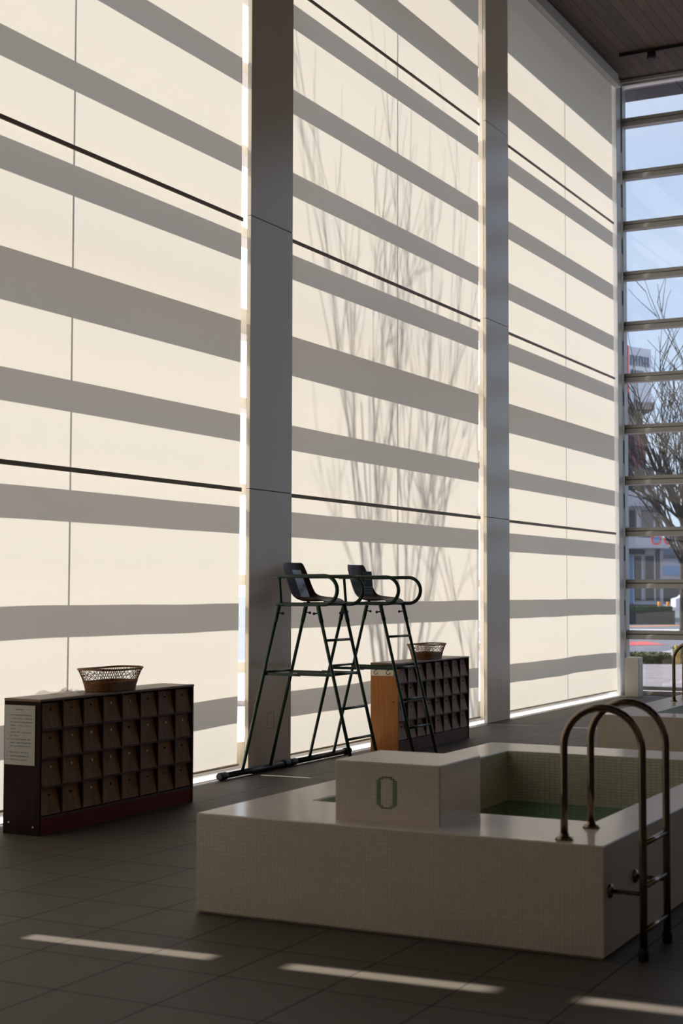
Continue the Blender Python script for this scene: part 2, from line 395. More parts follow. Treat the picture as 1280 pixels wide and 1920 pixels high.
# ------------------------------------------------------------------ mosaic pools
def pool(label, x0, x1, y0, y1, fl, fb, ll, rr, H, zw):
    root = thing('mosaic_pool', label, 'pool', (x0, y0, 0), 'raised mosaic tiled pools')
    W, D = x1-x0, y1-y0; e = 0.012
    b = MB()
    # outer shell with a chamfered rim, one continuous section swept round the tub
    outer = [(0, 0), (W, 0), (W, D), (0, D)]; inner = [(ll, fl), (W-rr, fl), (W-rr, D-fb), (ll, D-fb)]
    def inset(p, q, t_):  # shift each corner of ring inward (t>0) or outward
        cx, cy = W/2, D/2
        return [(x+(t_ if x < cx else -t_), y+(t_ if y < cy else -t_)) for x, y in p]
    rings = [(outer, 0.015, 0.02), (outer, 0.015, 0.0), (outer, 0, 0.015), (outer, 0, H-0.006), (outer, 0.006, H), (inner, -0.006, H), (inner, 0, H-0.006), (inner, 0, 0.0)]
    vs = []; 
    for rg, t_, z in rings[1:]: vs += [(x, y, z) for x, y in inset(rg, None, t_)]
    n = len(rings)-1; fs = []
    for i in range(n-2):
        for k in range(4):
            k2 = (k+1) % 4; fs.append((i*4+k, i*4+k2, (i+1)*4+k2, (i+1)*4+k))
    b.add(vs, fs); b.build('rim', MOSAIC, root)
    g = MB(); t_ = 0.012; top = H-0.004
    xi0, xi1, yi0, yi1 = ll, W-rr, fl, D-fb
    g.box(xi0, xi0+t_, yi0, yi1, 0.0, top).box(xi1-t_, xi1, yi0, yi1, 0, top).box(xi0+t_, xi1-t_, yi0, yi0+t_, 0, top).box(xi0+t_, xi1-t_, yi1-t_, yi1, 0, top).box(xi0, xi1, yi0, yi1, 0.0, 0.02)
    g.build('lining', MOSGREEN, root)
    MB().box(xi0+t_, xi1-t_, yi0+t_, yi1-t_, 0.03, zw).build('water', WATER, root)
    return root
p1 = pool('near raised white mosaic pool with numbered block on its rim', -4.09, -2.0, 6.36, 10.33, 0.655, 0.49, 0.305, 0.24, 0.493, 0.15)
blk = MB().bbox(0.70, 1.255, 0.15, 0.655, 0.485, 0.778, 0.004).build('block', MOSAICS, p1)
# the numeral 0 in small green tiles on the block's front face
rows = ["..XXXXX..", ".XX...XX.", "XX.....XX"] + ["XX.....XX"]*12 + ["XX.....XX", ".XX...XX.", "..XXXXX.."]
nu = MB(); pw, ph = 0.0122, 0.0086
ox, oz = 0.70+0.222, 0.485+0.07+0.158
for ri, row in enumerate(rows):
    for ci, c in enumerate(row):
        if c == 'X': nu.box(ox+ci*pw+0.0012, ox+(ci+1)*pw-0.0012, 0.1487, 0.151, oz-(ri+1)*ph+0.0014, oz-ri*ph-0.0014)
nu.build('numeral', GREENTILE, blk)
p2 = pool('far raised mosaic pool nearer the glass wall, mostly cut by the frame', -4.14, 0.4, 13.03, 17.2, 0.40, 0.40, 0.38, 0.3, 0.5, 0.41)

# ------------------------------------------------------------------ pool ladders
def arc_path(x0, x1, zlow0, zlow1, ztop):
    R = (x1-x0)/2; cx = (x0+x1)/2; zc = ztop-R
    pts = [(x0, zlow0), (x0, (zlow0+zc)/2), (x0, zc)]
    for k in range(1, 16):
        a = math.pi-math.pi*k/16; pts.append((cx+R*math.cos(a), zc+R*math.sin(a)))
    pts += [(x1, zc), (x1, (zc+zlow1)/2), (x1, zlow1)]
    return pts
def ladder(label, loc, brackets, zlow=0.0):
    root = thing('pool_ladder', label, 'ladder', loc, 'steel pool ladders')
    X0, X1 = 0.0, 0.357
    for yy in (0.0, 0.385):
        MB().tube([(x, yy, z) for x, z in arc_path(X0, X1, 0.50, zlow, 1.085)], 0.017, 14).build('rail', STEEL, root)
        MB().lathe([(0.040, 0.0), (0.040, 0.006), (0.036, 0.012), (0.023, 0.018), (0.020, 0.03)], (X0, yy, 0.493), seg=20).build('flange', STEEL, root)
        MB().lathe([(0.019, 0.0), (0.0225, 0.003), (0.0225, 0.05), (0.018, 0.055)], (X1, yy, zlow+0.001), seg=16).build('foot', BLACKR, root)
        if brackets:
            bk = MB().tube([(0.21, yy, 0.287), (X1, yy, 0.287)], 0.010, 10).build('bracket', STEEL, root)
            MB().lathe([(0.032, 0.0), (0.032, 0.006), (0.026, 0.013), (0.012, 0.017)], (0.206, yy, 0.287), axis='x', seg=18).build('flange', STEEL, bk)
    for z in (0.50, 0.315, 0.125):
        MB().tube([(X1, 0, z), (X1, 0.385, z)], 0.0125, 10).build('rung', STEEL, root)
    return root
ladder('near steel hooped ladder over the pool rim in the foreground', (-2.205, 6.445, 0), True)
ladder('far steel ladder at the right edge, standing over the far pool rim', (-3.95, 14.93, 0), False, 0.02)

# ------------------------------------------------------------------ cubby cabinets
def cabinet(label, loc, sidem, doorm, kickm, W=1.83, H=0.885, D=0.30, knobs=()):
    # local: y 0..W along the wall, x -D..0 with the front at x=0
    root = thing('shoe_cabinet', label, 'cabinet', loc, 'shoe cabinets with rows of small doors')
    b = MB(); t_ = 0.018; KZ = 0.10
    b.box(-D+0.006, -0.004, t_, W-t_, KZ, KZ+t_)
    b.box(-D+0.002, -D+0.008, t_, W-t_, KZ, H-t_)
    b.build('carcass', WOOD, root)
    MB().bbox(-D, 0.002, 0, t_, 0, H-t_, 0.002).build('side_panel', sidem, root)
    MB().bbox(-D, 0.002, W-t_, W, 0, H-t_, 0.002).build('side_panel', WOOD, root)
    MB().bbox(-D-0.002, 0.006, -0.004, W+0.004, H-t_, H, 0.005).build('top', WOODT, root)
    MB().box(-0.012, -0.004, t_, W-t_, 0.0, KZ).build('kickboard', kickm, root)
    NC, NR = 8, 4; z0, z1 = KZ+t_, H-t_; cw = (W-2*t_)/NC; ch = (z1-z0)/NR
    for c in range(1, NC): MB().box(-D+0.01, 0.0, t_+c*cw-0.006, t_+c*cw+0.006, z0, z1).build('divider', WOOD, root)
    for q in range(1, NR): MB().box(-D+0.01, -0.002, t_, W-t_, z0+q*ch-0.006, z0+q*ch+0.006).build('shelf', WOOD, root)
    rnd = random.Random(int(W*1000+loc[1]*10))
    for q in range(NR):
        for c in range(NC):
            ya, yb = t_+c*cw+0.012, t_+(c+1)*cw-0.012; za, zb = z0+q*ch+0.008, z0+(q+1)*ch-0.014
            xt, xb = -0.040+rnd.uniform(-.008, .008), -0.003; th = 0.010
            def xf(x, y, z, xt=xt, xb=xb, za=za, zb=zb): return (x+xb+(xt-xb)*(z-za)/(zb-za), y, z)
            d = MB().box(-th, 0, ya, yb, za, zb, xf).build('door', doorm, root)
            kz = za+(zb-za)*0.74; kx = xb+(xt-xb)*0.74; ky = ya+(yb-ya)*0.55
            pale_knob = (q, c) in knobs  # listed doors get a pale knob, the others a dark one
            MB().bbox(kx-0.002, kx+0.009, ky-0.0075, ky+0.0075, kz-0.0075, kz+0.0075, 0.002).build('knob', KNOB if pale_knob else KNOBD, d)
    return root
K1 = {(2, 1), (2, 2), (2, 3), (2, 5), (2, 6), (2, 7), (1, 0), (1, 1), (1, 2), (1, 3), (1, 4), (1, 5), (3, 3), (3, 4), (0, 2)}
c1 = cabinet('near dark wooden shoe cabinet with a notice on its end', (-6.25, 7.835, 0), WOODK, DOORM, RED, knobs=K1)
MB().lathe([(0.006, 0), (0.006, 0.003), (0.004, 0.004)], (-0.05, -0.004, 0.055), axis='y', seg=10).build('screw_cap', KNOB, c1)
MB().lathe([(0.006, 0), (0.006, 0.003), (0.004, 0.004)], (-0.25, -0.004, 0.075), axis='y', seg=10).build('screw_cap', KNOB, c1)
c2 = cabinet('far wooden shoe cabinet with orange-brown end panel, behind the chairs', (-6.30, 13.43, 0), WOODS, DOORM2, KICK2)
MB().lathe([(0.008, 0), (0.008, 0.003), (0.004, 0.004)], (-0.045, -0.004, 0.505), axis='y', seg=10).build('screw_cap', BLACK, c2)

# notice on the near cabinet's end
no = thing('notice', 'white paper notice with lines of Japanese text on the near cabinet', 'notice', (-6.54, 7.832, 0.452))
MB().box(0, 0.25, -0.0015, 0, 0, 0.39).build('sheet', PAPER, no)
tx = MB(); rnd = random.Random(3)
def glyphs(x, z, n, s):
    for i in range(n):
        gx = x+i*s*1.12
        if rnd.random() < 0.07: continue
        k = rnd.randint(2, 4)
        for q in range(k):
            if rnd.random() < .55: zz_ = z+s*rnd.uniform(0.1, .9); tx.box(gx+s*.08, gx+s*.92, -0.0022, -0.0014, zz_, zz_+s*.13)
            else: xx = gx+s*rnd.uniform(0.1, .8); tx.box(xx, xx+s*.13, -0.0022, -0.0014, z+s*.05, z+s*.95)
glyphs(0.088, 0.357, 7, 0.0085)
s_ = 0.0078
for z, n in ((0.321, 21), (0.298, 21), (0.275, 21), (0.252, 20), (0.231, 5), (0.208, 20), (0.186, 8), (0.163, 20), (0.140, 20), (0.118, 20), (0.077, 17), (0.053, 18), (0.030, 16)): glyphs(0.045, z, n, s_)
for z in (0.321, 0.208, 0.163, 0.077, 0.053, 0.030): glyphs(0.022, z, 1, s_)
tx.build('lettering', INK, no)

# hook board on the far cabinet's end
hb = thing('hook_rail', 'cream strip with two dark hooks on the far cabinet end', 'coat hooks', (-6.585, 13.428, 0.757))
MB().bbox(0, 0.245, -0.012, 0, 0, 0.078, 0.003).build('board', CREAM, hb)
for hx in (0.06, 0.195):
    MB().tube([(hx, -0.012, 0.058), (hx-0.004, -0.03, 0.058), (hx-0.018, -0.034, 0.045), (hx-0.02, -0.036, 0.028), (hx-0.004, -0.036, 0.014), (hx+0.018, -0.036, 0.022), (hx+0.022, -0.036, 0.036)], 0.0035, 8).build('hook', BLACK, hb)

# ------------------------------------------------------------------ wicker baskets
def basket(label, loc, rz=0.0):
    root = thing('wicker_basket', label, 'basket', loc, 'wicker baskets on the cabinets', rz)
    H = 0.150
    def ring(tz, n, off=0.0):
        # half sizes flare with height
        fl = tz**1.35; a = 0.204+0.060*fl; b = 0.114+0.040*fl; pts = []
        for k in range(n):
            th = 2*math.pi*(k+off)/n; c, s = math.cos(th), math.sin(th); e = 2/3.4
            pts.append((math.copysign(abs(s)**e, s)*b, math.copysign(abs(c)**e, c)*a, 0.006+H*tz+0.006*max(0, tz-.5)*math.cos(2*th)))
        return pts
    N = 96; lo = MB(); levels = [0.0, .08, .16, .24, .32, .40]
    # woven lower wall
    for i in range(9):
        tz = 0.40*i/8; r_ = ring(tz, N); pts = []
        for k, p in enumerate(r_):
            q = Vector((p[0], p[1], 0)).normalized()*(0.0022*(1 if (k//2+i) % 2 else -1)); pts.append((p[0]+q.x, p[1]+q.y, p[2]))
        lo.tube(pts, 0.0048, 5, closed=True)
    lo.build('woven_wall', WICKER, root)
    ins = MB(); vs = []
    for tz in (0.0, 0.2, 0.41): vs += [(p[0]*.985, p[1]*.985, p[2]) for p in ring(tz, N)]
    fs = [(i*N+k, i*N+(k+1) % N, (i+1)*N+(k+1) % N, (i+1)*N+k) for i in range(2) for k in range(N)]
    ins.add(vs, fs, True); ins.add([(p[0]*.985, p[1]*.985, 0.006) for p in ring(0, N)], [tuple(range(N))]); ins.build('lining_wall', WICKER, root)
    la = MB(); NS = 50
    for sgn in (-1, 1):
        for k in range(NS):
            pts = []
            for j in range(7):
                tz = 0.38+0.62*j/6; pr = ring(tz, 384); idx = int((k*384/NS+sgn*j*3.2)) % 384; p = pr[idx]
                q = Vector((p[0], p[1], 0)).normalized()*(0.0015*sgn*(1 if j % 2 else -1)); pts.append((p[0]+q.x, p[1]+q.y, p[2]))
            la.tube(pts, 0.0021, 4, cap=False)
    for tz in (0.70,): la.tube(ring(tz, N), 0.0016, 4, closed=True)
    la.build('lattice', WICKER, root)
    rm = MB(); rm.tube(ring(1.0, N), 0.0075, 8, closed=True); rm.tube(ring(0.0, N), 0.006, 6, closed=True); rm.build('rim', WICKER, root)
    return root
basket('wicker basket with open lattice rim on top of the near cabinet', (-6.395, 8.80, 0.885))
basket('wicker basket with open lattice rim on top of the far cabinet', (-6.44, 14.44, 0.885))

# crumpled plastic bag beside the near basket
pb = MB(); rnd = random.Random(11); NX, NY = 18, 30; hts = [[0]*(NY+1) for _ in range(NX+1)]
for _ in range(44):
    cx, cy, s, a = rnd.uniform(0, 1), rnd.uniform(0.1, 1)**.7, rnd.uniform(.04, .12), rnd.uniform(.006, .018)
    an = rnd.uniform(0, 3.14)
    for i in range(NX+1):
        for j in range(NY+1):
            x, y = i/NX, j/NY; d = abs((x-cx)*math.cos(an)+(y-cy)*math.sin(an)); e = abs(-(x-cx)*math.sin(an)+(y-cy)*math.cos(an))
            hts[i][j] += a*max(0, 1-d/s)*max(0, 1-e/0.35)*(0.25+1.1*y*y)
vs = [((i/NX-.5)*0.25*(0.75+.25*math.sin(3*j/NY)), j/NY*0.46, 0.003+min(0.085, hts[i][j]*(1 if 0 < i < NX and 0 < j < NY else 0.15))) for i in range(NX+1) for j in range(NY+1)]
pb.add(vs, [(i*(NY+1)+j, i*(NY+1)+j+1, (i+1)*(NY+1)+j+1, (i+1)*(NY+1)+j) for i in range(NX) for j in range(NY)])
b_ = pb.build('plastic_bag', PLASTIC, None); b_.location = (-6.40, 7.93, 0.885)
tag(b_, 'crumpled clear plastic bag lying left of the basket on the near cabinet', 'plastic bag')

# ------------------------------------------------------------------ lifeguard chairs
def lifeguard_chair(label, loc):
    # local origin at floor under the seat; x towards the room, y along the wall
    root = thing('lifeguard_chair', label, 'lifeguard chair', loc, 'lifeguard chairs')
    W = 0.485; h = W/2; ZS = 1.475
    def leg(x0, x1, y):
        def P(z): return (x0+(x1-x0)*z/ZS, y, z)
        l = MB().tube([P(0.045), P(1.36)], 0.0145, 12).tube([P(1.33), P(ZS)], 0.0185, 12).build('leg', GREENM, root)
        s = 1 if x0 < x1 else -1; p = P(1.41)
        MB().tube([(p[0]+s*.012, y, p[2]), (p[0]+s*.045, y, p[2]-0.006)], 0.006, 8).lathe([(0.010, 0), (0.013, 0.003), (0.013, 0.012), (0.008, 0.016)], (p[0]+(s*.045 if s > 0 else -.061), y, p[2]-0.006), axis='x', seg=10).build('clamp_screw', BLACK, l)
        return P
    RB, RT, FB, FTp = -0.555, -0.185, 0.555, 0.190
    for y in (-h, h):
        PR = leg(RB, RT, y); PF = leg(FB, FTp, y)
        arm = [(-0.235, y, 1.722), (0.02, y, 1.722), (0.25, y, 1.724)]
        R = 0.121; cx, cz = 0.252, 1.603
        for k in range(1, 14):
            a = math.pi/2-math.pi*k/14; arm.append((cx+R*math.cos(a), y, cz+R*math.sin(a)))
        arm += [(0.25, y, 1.482), (0.0, y, 1.482), (-0.21, y, 1.482)]
        MB().tube(arm, 0.0165, 12).build('armrest', GREENM, root)
        MB().tube([(-0.165, y, 1.484), (-0.185, y, 1.722)], 0.013, 10).build('arm_post', GREENM, root)
        a, b = PR(0.885), PF(0.885)
        yy = y+(0.02 if y < 0 else -0.02)
        br = MB().box(a[0]-0.01, 0.012, yy-0.004, yy+0.004, 0.872, 0.898).box(-0.012, b[0]+0.01, yy-0.012, yy-0.004, 0.878, 0.904).build('brace', GREENM, root)
        MB().lathe([(0.016, 0), (0.016, 0.022), (0.010, 0.026)], (0.0, yy-0.014, 0.888), axis='y', seg=10).build('hinge', BLACK, br)
    for x in (-0.165, 0.2): MB().tube([(x, -h, 1.482), (x, h, 1.482)], 0.013, 10).build('seat_bar', GREENM, root)
    for z in (1.18, 0.895, 0.61, 0.36):
        x = FB+(FTp-FB)*z/ZS; MB().tube([(x, -h, z), (x, h, z)], 0.0115, 10).build('rung', GREENM, root)
    x = RB+(RT-RB)*0.9/ZS; MB().tube([(x, -h, 0.9), (x, h, 0.9)], 0.011, 10).build('crossbar', GREENM, root)
    for x, nm in ((RB, 'foot_beam'), (FB, 'foot_beam')):
        be = MB().tube([(x, -0.55, 0.034), (x, 0.55, 0.034)], 0.026, 14).build(nm, BEAMM, root)
        for s in (-1, 1):
            MB().tube([(x, s*0.485, 0.0345), (x, s*0.50, 0.0345), (x, s*0.59, 0.0345), (x, s*0.602, 0.0345)], [0.029, 0.0335, 0.0335, 0.029], 12).build('end_cap', BLACKR, be)
    # moulded seat shell
    prof = [(-0.205, 1.848, .165, .02), (-0.200, 1.80, .195, .03), (-0.185, 1.72, .205, .045), (-0.165, 1.64, .208, .055), (-0.135, 1.565, .210, .060),
            (-0.085, 1.520, .213, .055), (-0.01, 1.508, .215, .045), (0.08, 1.515, .213, .032), (0.16, 1.522, .208, .018), (0.215, 1.512, .195, .006), (0.235, 1.495, .18, 0)]
    NS = 16; top = []
    for i, (x, z, hw, lip) in enumerate(prof):
        j0, j1 = prof[max(0, i-1)], prof[min(len(prof)-1, i+1)]; tx_, tz_ = j1[0]-j0[0], j1[1]-j0[1]; ln = math.hypot(tx_, tz_); nx, nz_ = -tz_/ln, tx_/ln
        if nz_ < 0 and i > 5: nx, nz_ = -nx, -nz_
        for k in range(NS+1):
            t_ = -1+2*k/NS; c = lip*abs(t_)**3.0
            top.append((x+nx*c, t_*hw, z+nz_*c))
    n = len(prof); th = 0.007; sh = MB(); sh.add(top+[(x-th*.7, y, z-th) for x, y, z in top], [])
    o = n*(NS+1)
    for i in range(n-1):
        for k in range(NS):
            a = i*(NS+1)+k; q = (a, a+1, a+NS+2, a+NS+1); sh.f.append(q); sh.sm.append(True)
            sh.f.append(tuple(o+w_ for w_ in q[::-1])); sh.sm.append(True)
    edge = [k for k in range(NS+1)]+[(i+1)*(NS+1)+NS for i in range(n-1)]+[(n-1)*(NS+1)+k for k in range(NS-1, -1, -1)]+[i*(NS+1) for i in range(n-2, 0, -1)]
    for a, b in zip(edge, edge[1:]+edge[:1]): sh.f.append((a, o+a, o+b, b)); sh.sm.append(False)
    so_ = sh.build('seat', SHELL, root)
    sv = so_.modifiers.new('sub', 'SUBSURF'); sv.levels = 1; sv.render_levels = 1
    MB().bbox(-0.13, 0.12, -0.12, 0.12, 1.478, 1.494, 0.003).build('seat_plate', BLACK, root)
    return root
CH1 = (-6.165, 11.3925, 0); CH2 = (-6.165, 12.603, 0)
lifeguard_chair('near dark green lifeguard chair, a bluish sheet leaning on its seat', CH1)
lifeguard_chair('far dark green lifeguard chair, a black notice standing on its seat', CH2)

s1 = thing('seat_notice', 'bluish laminated sheet leaning on the near lifeguard chair', 'notice', (CH1[0]-0.045, CH1[1]-0.03, 1.545))
def lean(x, y, z): return (x-0.40*z, y, z)
MB().box(-0.003, 0, -0.075, 0.075, 0, 0.232, lean).build('sheet', SIGNB, s1)
tl = MB()
for z, a, b in ((0.12, -.05, -.01), (0.145, .02, .05), (0.075, -.055, .055), (0.05, -.055, .05)): tl.box(0.0002, 0.0012, a, b, z, z+0.004, lean)
tl.build('lettering', SIGNT, s1)
s2 = thing('seat_notice', 'black notice board with pale text standing on the far lifeguard chair', 'notice', (CH2[0]-0.035, CH2[1]-0.02, 1.545))
def lean2(x, y, z): return (x-0.10*z, y, z)
MB().box(-0.012, 0, -0.10, 0.10, 0, 0.235, lean2).build('board', SIGNK, s2)
tl = MB(); rnd = random.Random(5)
for z, a, b in ((0.155, -.075, .075), (0.130, -.075, -.03), (0.085, -.075, .085), (0.060, -.075, .075), (0.035, -.075, .085)):
    y = a
    while y < b:
        w_ = rnd.uniform(.006, .011); tl.box(0.0003, 0.0014, y, min(b, y+w_), z, z+0.006, lean2); y += w_+0.003
tl.build('lettering', SIGNT, s2)

# white pedestal by the far glass
wb = thing('white_pedestal', 'small white square pedestal in the corner by the far glass', 'pedestal', (-6.53, 22.36, 0))
MB().bbox(-0.105, 0.105, -0.11, 0.13, 0.0, 0.59, 0.006).build('body', mat('pedestal', (0.60, 0.56, 0.48), 0.5), wb)
MB().bbox(-0.10, 0.10, -0.10, 0.12, 0.588, 0.597, 0.003).build('lid', WHITEM, wb)

# ceiling spotlight track
tk = thing('light_track', 'black spotlight track under the wooden ceiling near the far glass', 'light track', (-6.45, 21.66, ZC))
MB().bbox(0, 2.2, -0.03, 0.03, -0.05, 0.0, 0.003).build('rail', BLACK, tk)
MB().lathe([(0.02, 0.0), (0.065, -0.02), (0.07, -0.10), (0.055, -0.12)][::-1], (0.47, 0, -0.04), seg=16).build('spotlight', BLACK, tk)
MB().bbox(-0.02, 0.0, -0.035, 0.035, -0.055, 0.0, 0.003).build('end_cap', BLACK, tk)

# ------------------------------------------------------------------ outdoors, in street coordinates (a along the street, d across it)
ca, sa = math.cos(yaw), math.sin(yaw)
def S(a, d, z=0): return (ca*a-sa*d, sa*a+ca*d, z)
def sbox(mb, a0, a1, d0, d1, z0, z1):
    return mb.box(a0, a1, d0, d1, z0, z1, lambda x, y, z: S(x, y, z))
struct('ground', MB().box(-60, 40, -20, 23.0, -0.5, -0.14).box(-60, -9, 23.0, 27.5, -0.5, -0.06), PAVE, 'pale paving outside the glass walls', 'ground')
gm = MB(); sbox(gm, -60, 160, 30, 400, -0.4, -0.08); struct('road', gm, ASPH, 'blue-grey asphalt road beyond the paving', 'road')
gm = MB(); sbox(gm, -4, 60, 22.6, 35.5, -0.4, -0.055); struct('pavement', gm, PAVE2, 'pale paved forecourt just outside the far glass', 'pavement')
gm = MB(); gm.add([S(6.8, 36.5, -.05), S(20, 36.5, -.05), S(20, 60, -.05), S(14, 52, -.05), S(9.9, 43.8, -.05)], [(0, 1, 2, 3, 4)]); struct('kerb_strip', gm, KERB, 'bright pale kerb strip behind the low hedge', 'kerb')
def line(a0, d0, a1, d1, w_, m, label):
    gm = MB(); gm.add([S(a0, d0, -.07), S(a1, d1, -.07), S(a1, d1+w_, -.07), S(a0, d0+w_, -.07)], [(0, 1, 2, 3)])
    struct('road_marking', gm, m, label, 'road marking')
line(4, 62.5, 40, 64.5, 3.0, LINEW, 'long white line across the road')
line(4, 44, 10.2, 47, 3.2, LINER, 'red painted patch at the road edge')
line(8, 60.0+6, 40, 92, 1.6, LINEO, 'slanting orange line on the road')
line(11, 72, 15.5, 78, 3, LINEW, 'short white mark near the far planter')

def hedge(label, a0, a1, d0, d1, z0, z1, m, seed, name='hedge'):
    rnd = random.Random(seed); mb = MB(); n = int((a1-a0)*(d1-d0)*900)
    n = min(n, 2600)
    ctr = MB(); sbox(mb, a0+.04, a1-.04, d0+.04, d1-.04, z0, z1-.03)
    sc = 0.03 if z1 < .4 else 0.1
    for _ in range(n):
        side = rnd.random()
        a, d, z = rnd.uniform(a0, a1), rnd.uniform(d0, d1), z1+rnd.uniform(-.04, .02)
        if side < .4: d = d0; z = rnd.uniform(z0, z1)
        c = Vector(S(a, d, z)); t1 = Vector((rnd.gauss(0, 1), rnd.gauss(0, 1), rnd.gauss(0, 1))).normalized()*sc; t2 = t1.orthogonal().normalized()*sc*.6
        mb.add([c-t1, c+t2, c+t1, c-t2], [(0, 1, 2, 3)])
    o = mb.build(name, m, None); tag(o, label, 'hedge')
hedge('low brownish hedge just outside the far glass', 5.65, 7.6, 34.3, 35.3, -0.055, 0.16, HEDGE, 1)
hedge('low brownish hedge at the right edge, beyond the yellow post', 7.76, 10.2, 34.4, 35.4, -0.055, 0.30, HEDGE, 2)
yp = MB(); sbox(yp, 7.62, 7.71, 34.2, 34.3, -0.055, 0.36); sbox(yp, 7.61, 7.72, 34.19, 34.31, 0.32, 0.37); tag(yp.build('marker_post', YELLOW), 'yellow post at the end of the low hedge', 'post')
pl = thing('planter', 'long dark planter wall across the road with clipped green hedge', 'planter', S(12, 76))
def sb(parent, name, m, a0, a1, d0, d1, z0, z1):
    p = parent.location; mb = MB(); sbox(mb, a0, a1, d0, d1, z0, z1); mb.v = [(x-p.x, y-p.y, z-p.z) for x, y, z in mb.v]
    return mb.build(name, m, parent)
sb(pl, 'planter_wall', PLANTER, 12, 16.9, 76, 77.5, -0.08, 0.62)
sb(pl, 'clipped_hedge', HEDGEG, 12, 16.8, 76.1, 77.4, 0.62, 0.84)
for a in (16.95, 17.42):
    bo = thing('bollard', 'left orange bollard behind the planter' if a < 17 else 'right orange bollard behind the planter', 'bollard', S(a, 80.0, -0.08), 'orange bollards')
    MB().lathe([(0.09, 0), (0.09, 1.05), (0.07, 1.12)], (0, 0, 0), seg=12).build('post', ORANGE, bo)
    MB().lathe([(0.095, 0.0), (0.095, 0.1)], (0, 0, 0.8), seg=12).build('band', LINEW, bo)

# buildings across the road
bd = thing('office_building', 'pale multi-storey building across the road with a maroon upper floor', 'building', S(13, 85))
sb(bd, 'podium_wall', BW, 8, 18.25, 85, 97, -0.1, 7.4)
sb(bd, 'upper_wall', BBEI, 8, 17.35, 86, 97, 9.2, 12.2)
sb(bd, 'maroon_wall', BMAR, 14.5, 17.45, 85.6, 97, 8.6, 11.0)
sb(bd, 'upper_wall', BGR, 8, 17.9, 85.5, 97, 7.2, 8.7)
sb(bd, 'balcony', BW, 12, 18.1, 84.4, 85.2, 6.4, 7.3)
sb(bd, 'canopy', BW, 12, 18.3, 83.6, 85.2, 4.0, 4.6)
sb(bd, 'cornice', BBEI, 8, 17.9, 85.2, 97, 12.0, 12.4)
for a0, a1, z0, z1, m in ((16.25, 16.55, 7.3, 8.4, BDK), (16.8, 17.25, 7.3, 8.4, BDK), (16.35, 16.75, 4.9, 6.2, BDK), (17.05, 17.7, 4.7, 6.2, BGR), (16.2, 16.5, .9, 3.6, BBLUE), (16.65, 17.0, 1.1, 3.6, BDK), (17.25, 17.7, 1.1, 3.6, BDK), (16.3, 18.1, -.1, .85, BDK), (17.85, 18.05, 1.1, 6.0, BGR)):
    fr = sb(bd, 'window', m, a0, a1, 84.9, 85.02, z0, z1)
    sb(bd, 'window_frame', BW, a1, a1+.08, 84.85, 85.05, z0, z1)
for a0, a1, z0, z1 in ((14.9, 15.3, 5.0, 6.1), (15.6, 16.0, 5.0, 6.1), (16.45, 16.7, 9.4, 10.4), (14.9, 17.2, 3.7, 3.95)):
    sb(bd, 'window', BDK, a0, a1, 84.85, 85.02, z0, z1)
sg = thing('rooftop_sign', 'white rooftop sign board with red edge above the building', 'sign', S(17, 86, 12.4))
ang = math.radians(38)
def sgn(parent, name, m, u0_, u1_, t0, t1, z0, z1):
    p = parent.location; mb = MB(); ox_, od_ = 16.66, 86.5
    def xf(x, y, z):
        q = S(ox_+x*math.cos(ang)-y*math.sin(ang), od_+x*math.sin(ang)+y*math.cos(ang), z); return (q[0]-p.x, q[1]-p.y, q[2]-p.z)
    mb.box(u0_, u1_, t0, t1, z0, z1, xf); return mb.build(name, m, parent)
sgn(sg, 'board', SWHITE, 0.0, 2.0, 0, 3.0, 12.42, 15.85)
sgn(sg, 'red_edge', SRED, -0.36, 0.0, -0.02, 3.0, 12.42, 15.9)
for k in range(7):
    lt = sgn(sg, 'letter', SGREY, 0.12+k*.25, 0.28+k*.25, -0.03, 0, 14.75, 15.35)
sgn(sg, 'panel_text', SGREY, 0.15, 1.3, -0.03, 0, 14.0, 14.5)
bd2 = thing('shop_building', 'distant low grey shop building right of the pale building', 'building', S(44, 200))
sb(bd2, 'wall', BW, 39, 70, 200, 215, 0, 6.0); sb(bd2, 'fascia', BBLUE, 39.2, 70, 199.7, 200, 3.8, 5.0); sb(bd2, 'window_band', BDK, 39.5, 70, 199.8, 200, 0.3, 3.2); sb(bd2, 'roof', BGR, 38.8, 70.5, 199.5, 215, 6.0, 6.5)
for a0, nm in ((14.72, 'left'), (15.32, 'right')):
    ts = thing('traffic_sign', nm+' round blue and red traffic sign hung above the road', 'traffic sign', S(a0, 70, 4.0), 'round traffic signs', yaw)
    MB().lathe([(0.24, 0), (0.24, 0.03)], (0, -0.03, 0), axis='y', seg=24).build('disc', SRED, ts)
    MB().lathe([(0.17, 0), (0.17, 0.012)], (0, -0.045, 0), axis='y', seg=24).build('face', BBLUE, ts)
    MB().tube([(0, 0.02, 0.0), (0, 0.02, 0.5)], 0.03, 8).build('hanger', BGR, ts)
tp = thing('sign_gantry', 'grey pole with overhead arm carrying the round traffic signs', 'pole', S(16.35, 70.02, -0.08), None, yaw)
MB().tube([(0, 0, 0), (0, 0, 4.55), (-0.12, 0, 4.6), (-1.9, 0, 4.62)], 0.06, 10).build('mast', BGR, tp)
van = thing('van', 'small white van parked far down the street', 'car', S(26, 118))
def vx(mb): mb.v = [(x-van.location.x, y-van.location.y, z) for x, y, z in mb.v]; return mb
vb = MB(); pr = [(0, .35), (0, 1.0), (.5, 1.15), (1.2, 1.85), (4.1, 1.9), (4.3, 1.2), (4.3, .35)]
v0 = [S(26.3+a, 118, z) for a, z in pr]+[S(26.3+a, 119.7, z) for a, z in pr]; n = len(pr)
vb.add(v0, [tuple(range(n)), tuple(range(2*n-1, n-1, -1))]+[(k, n+k, n+(k+1) % n, (k+1) % n) for k in range(n)]); vx(vb).build('body', CARW, van)
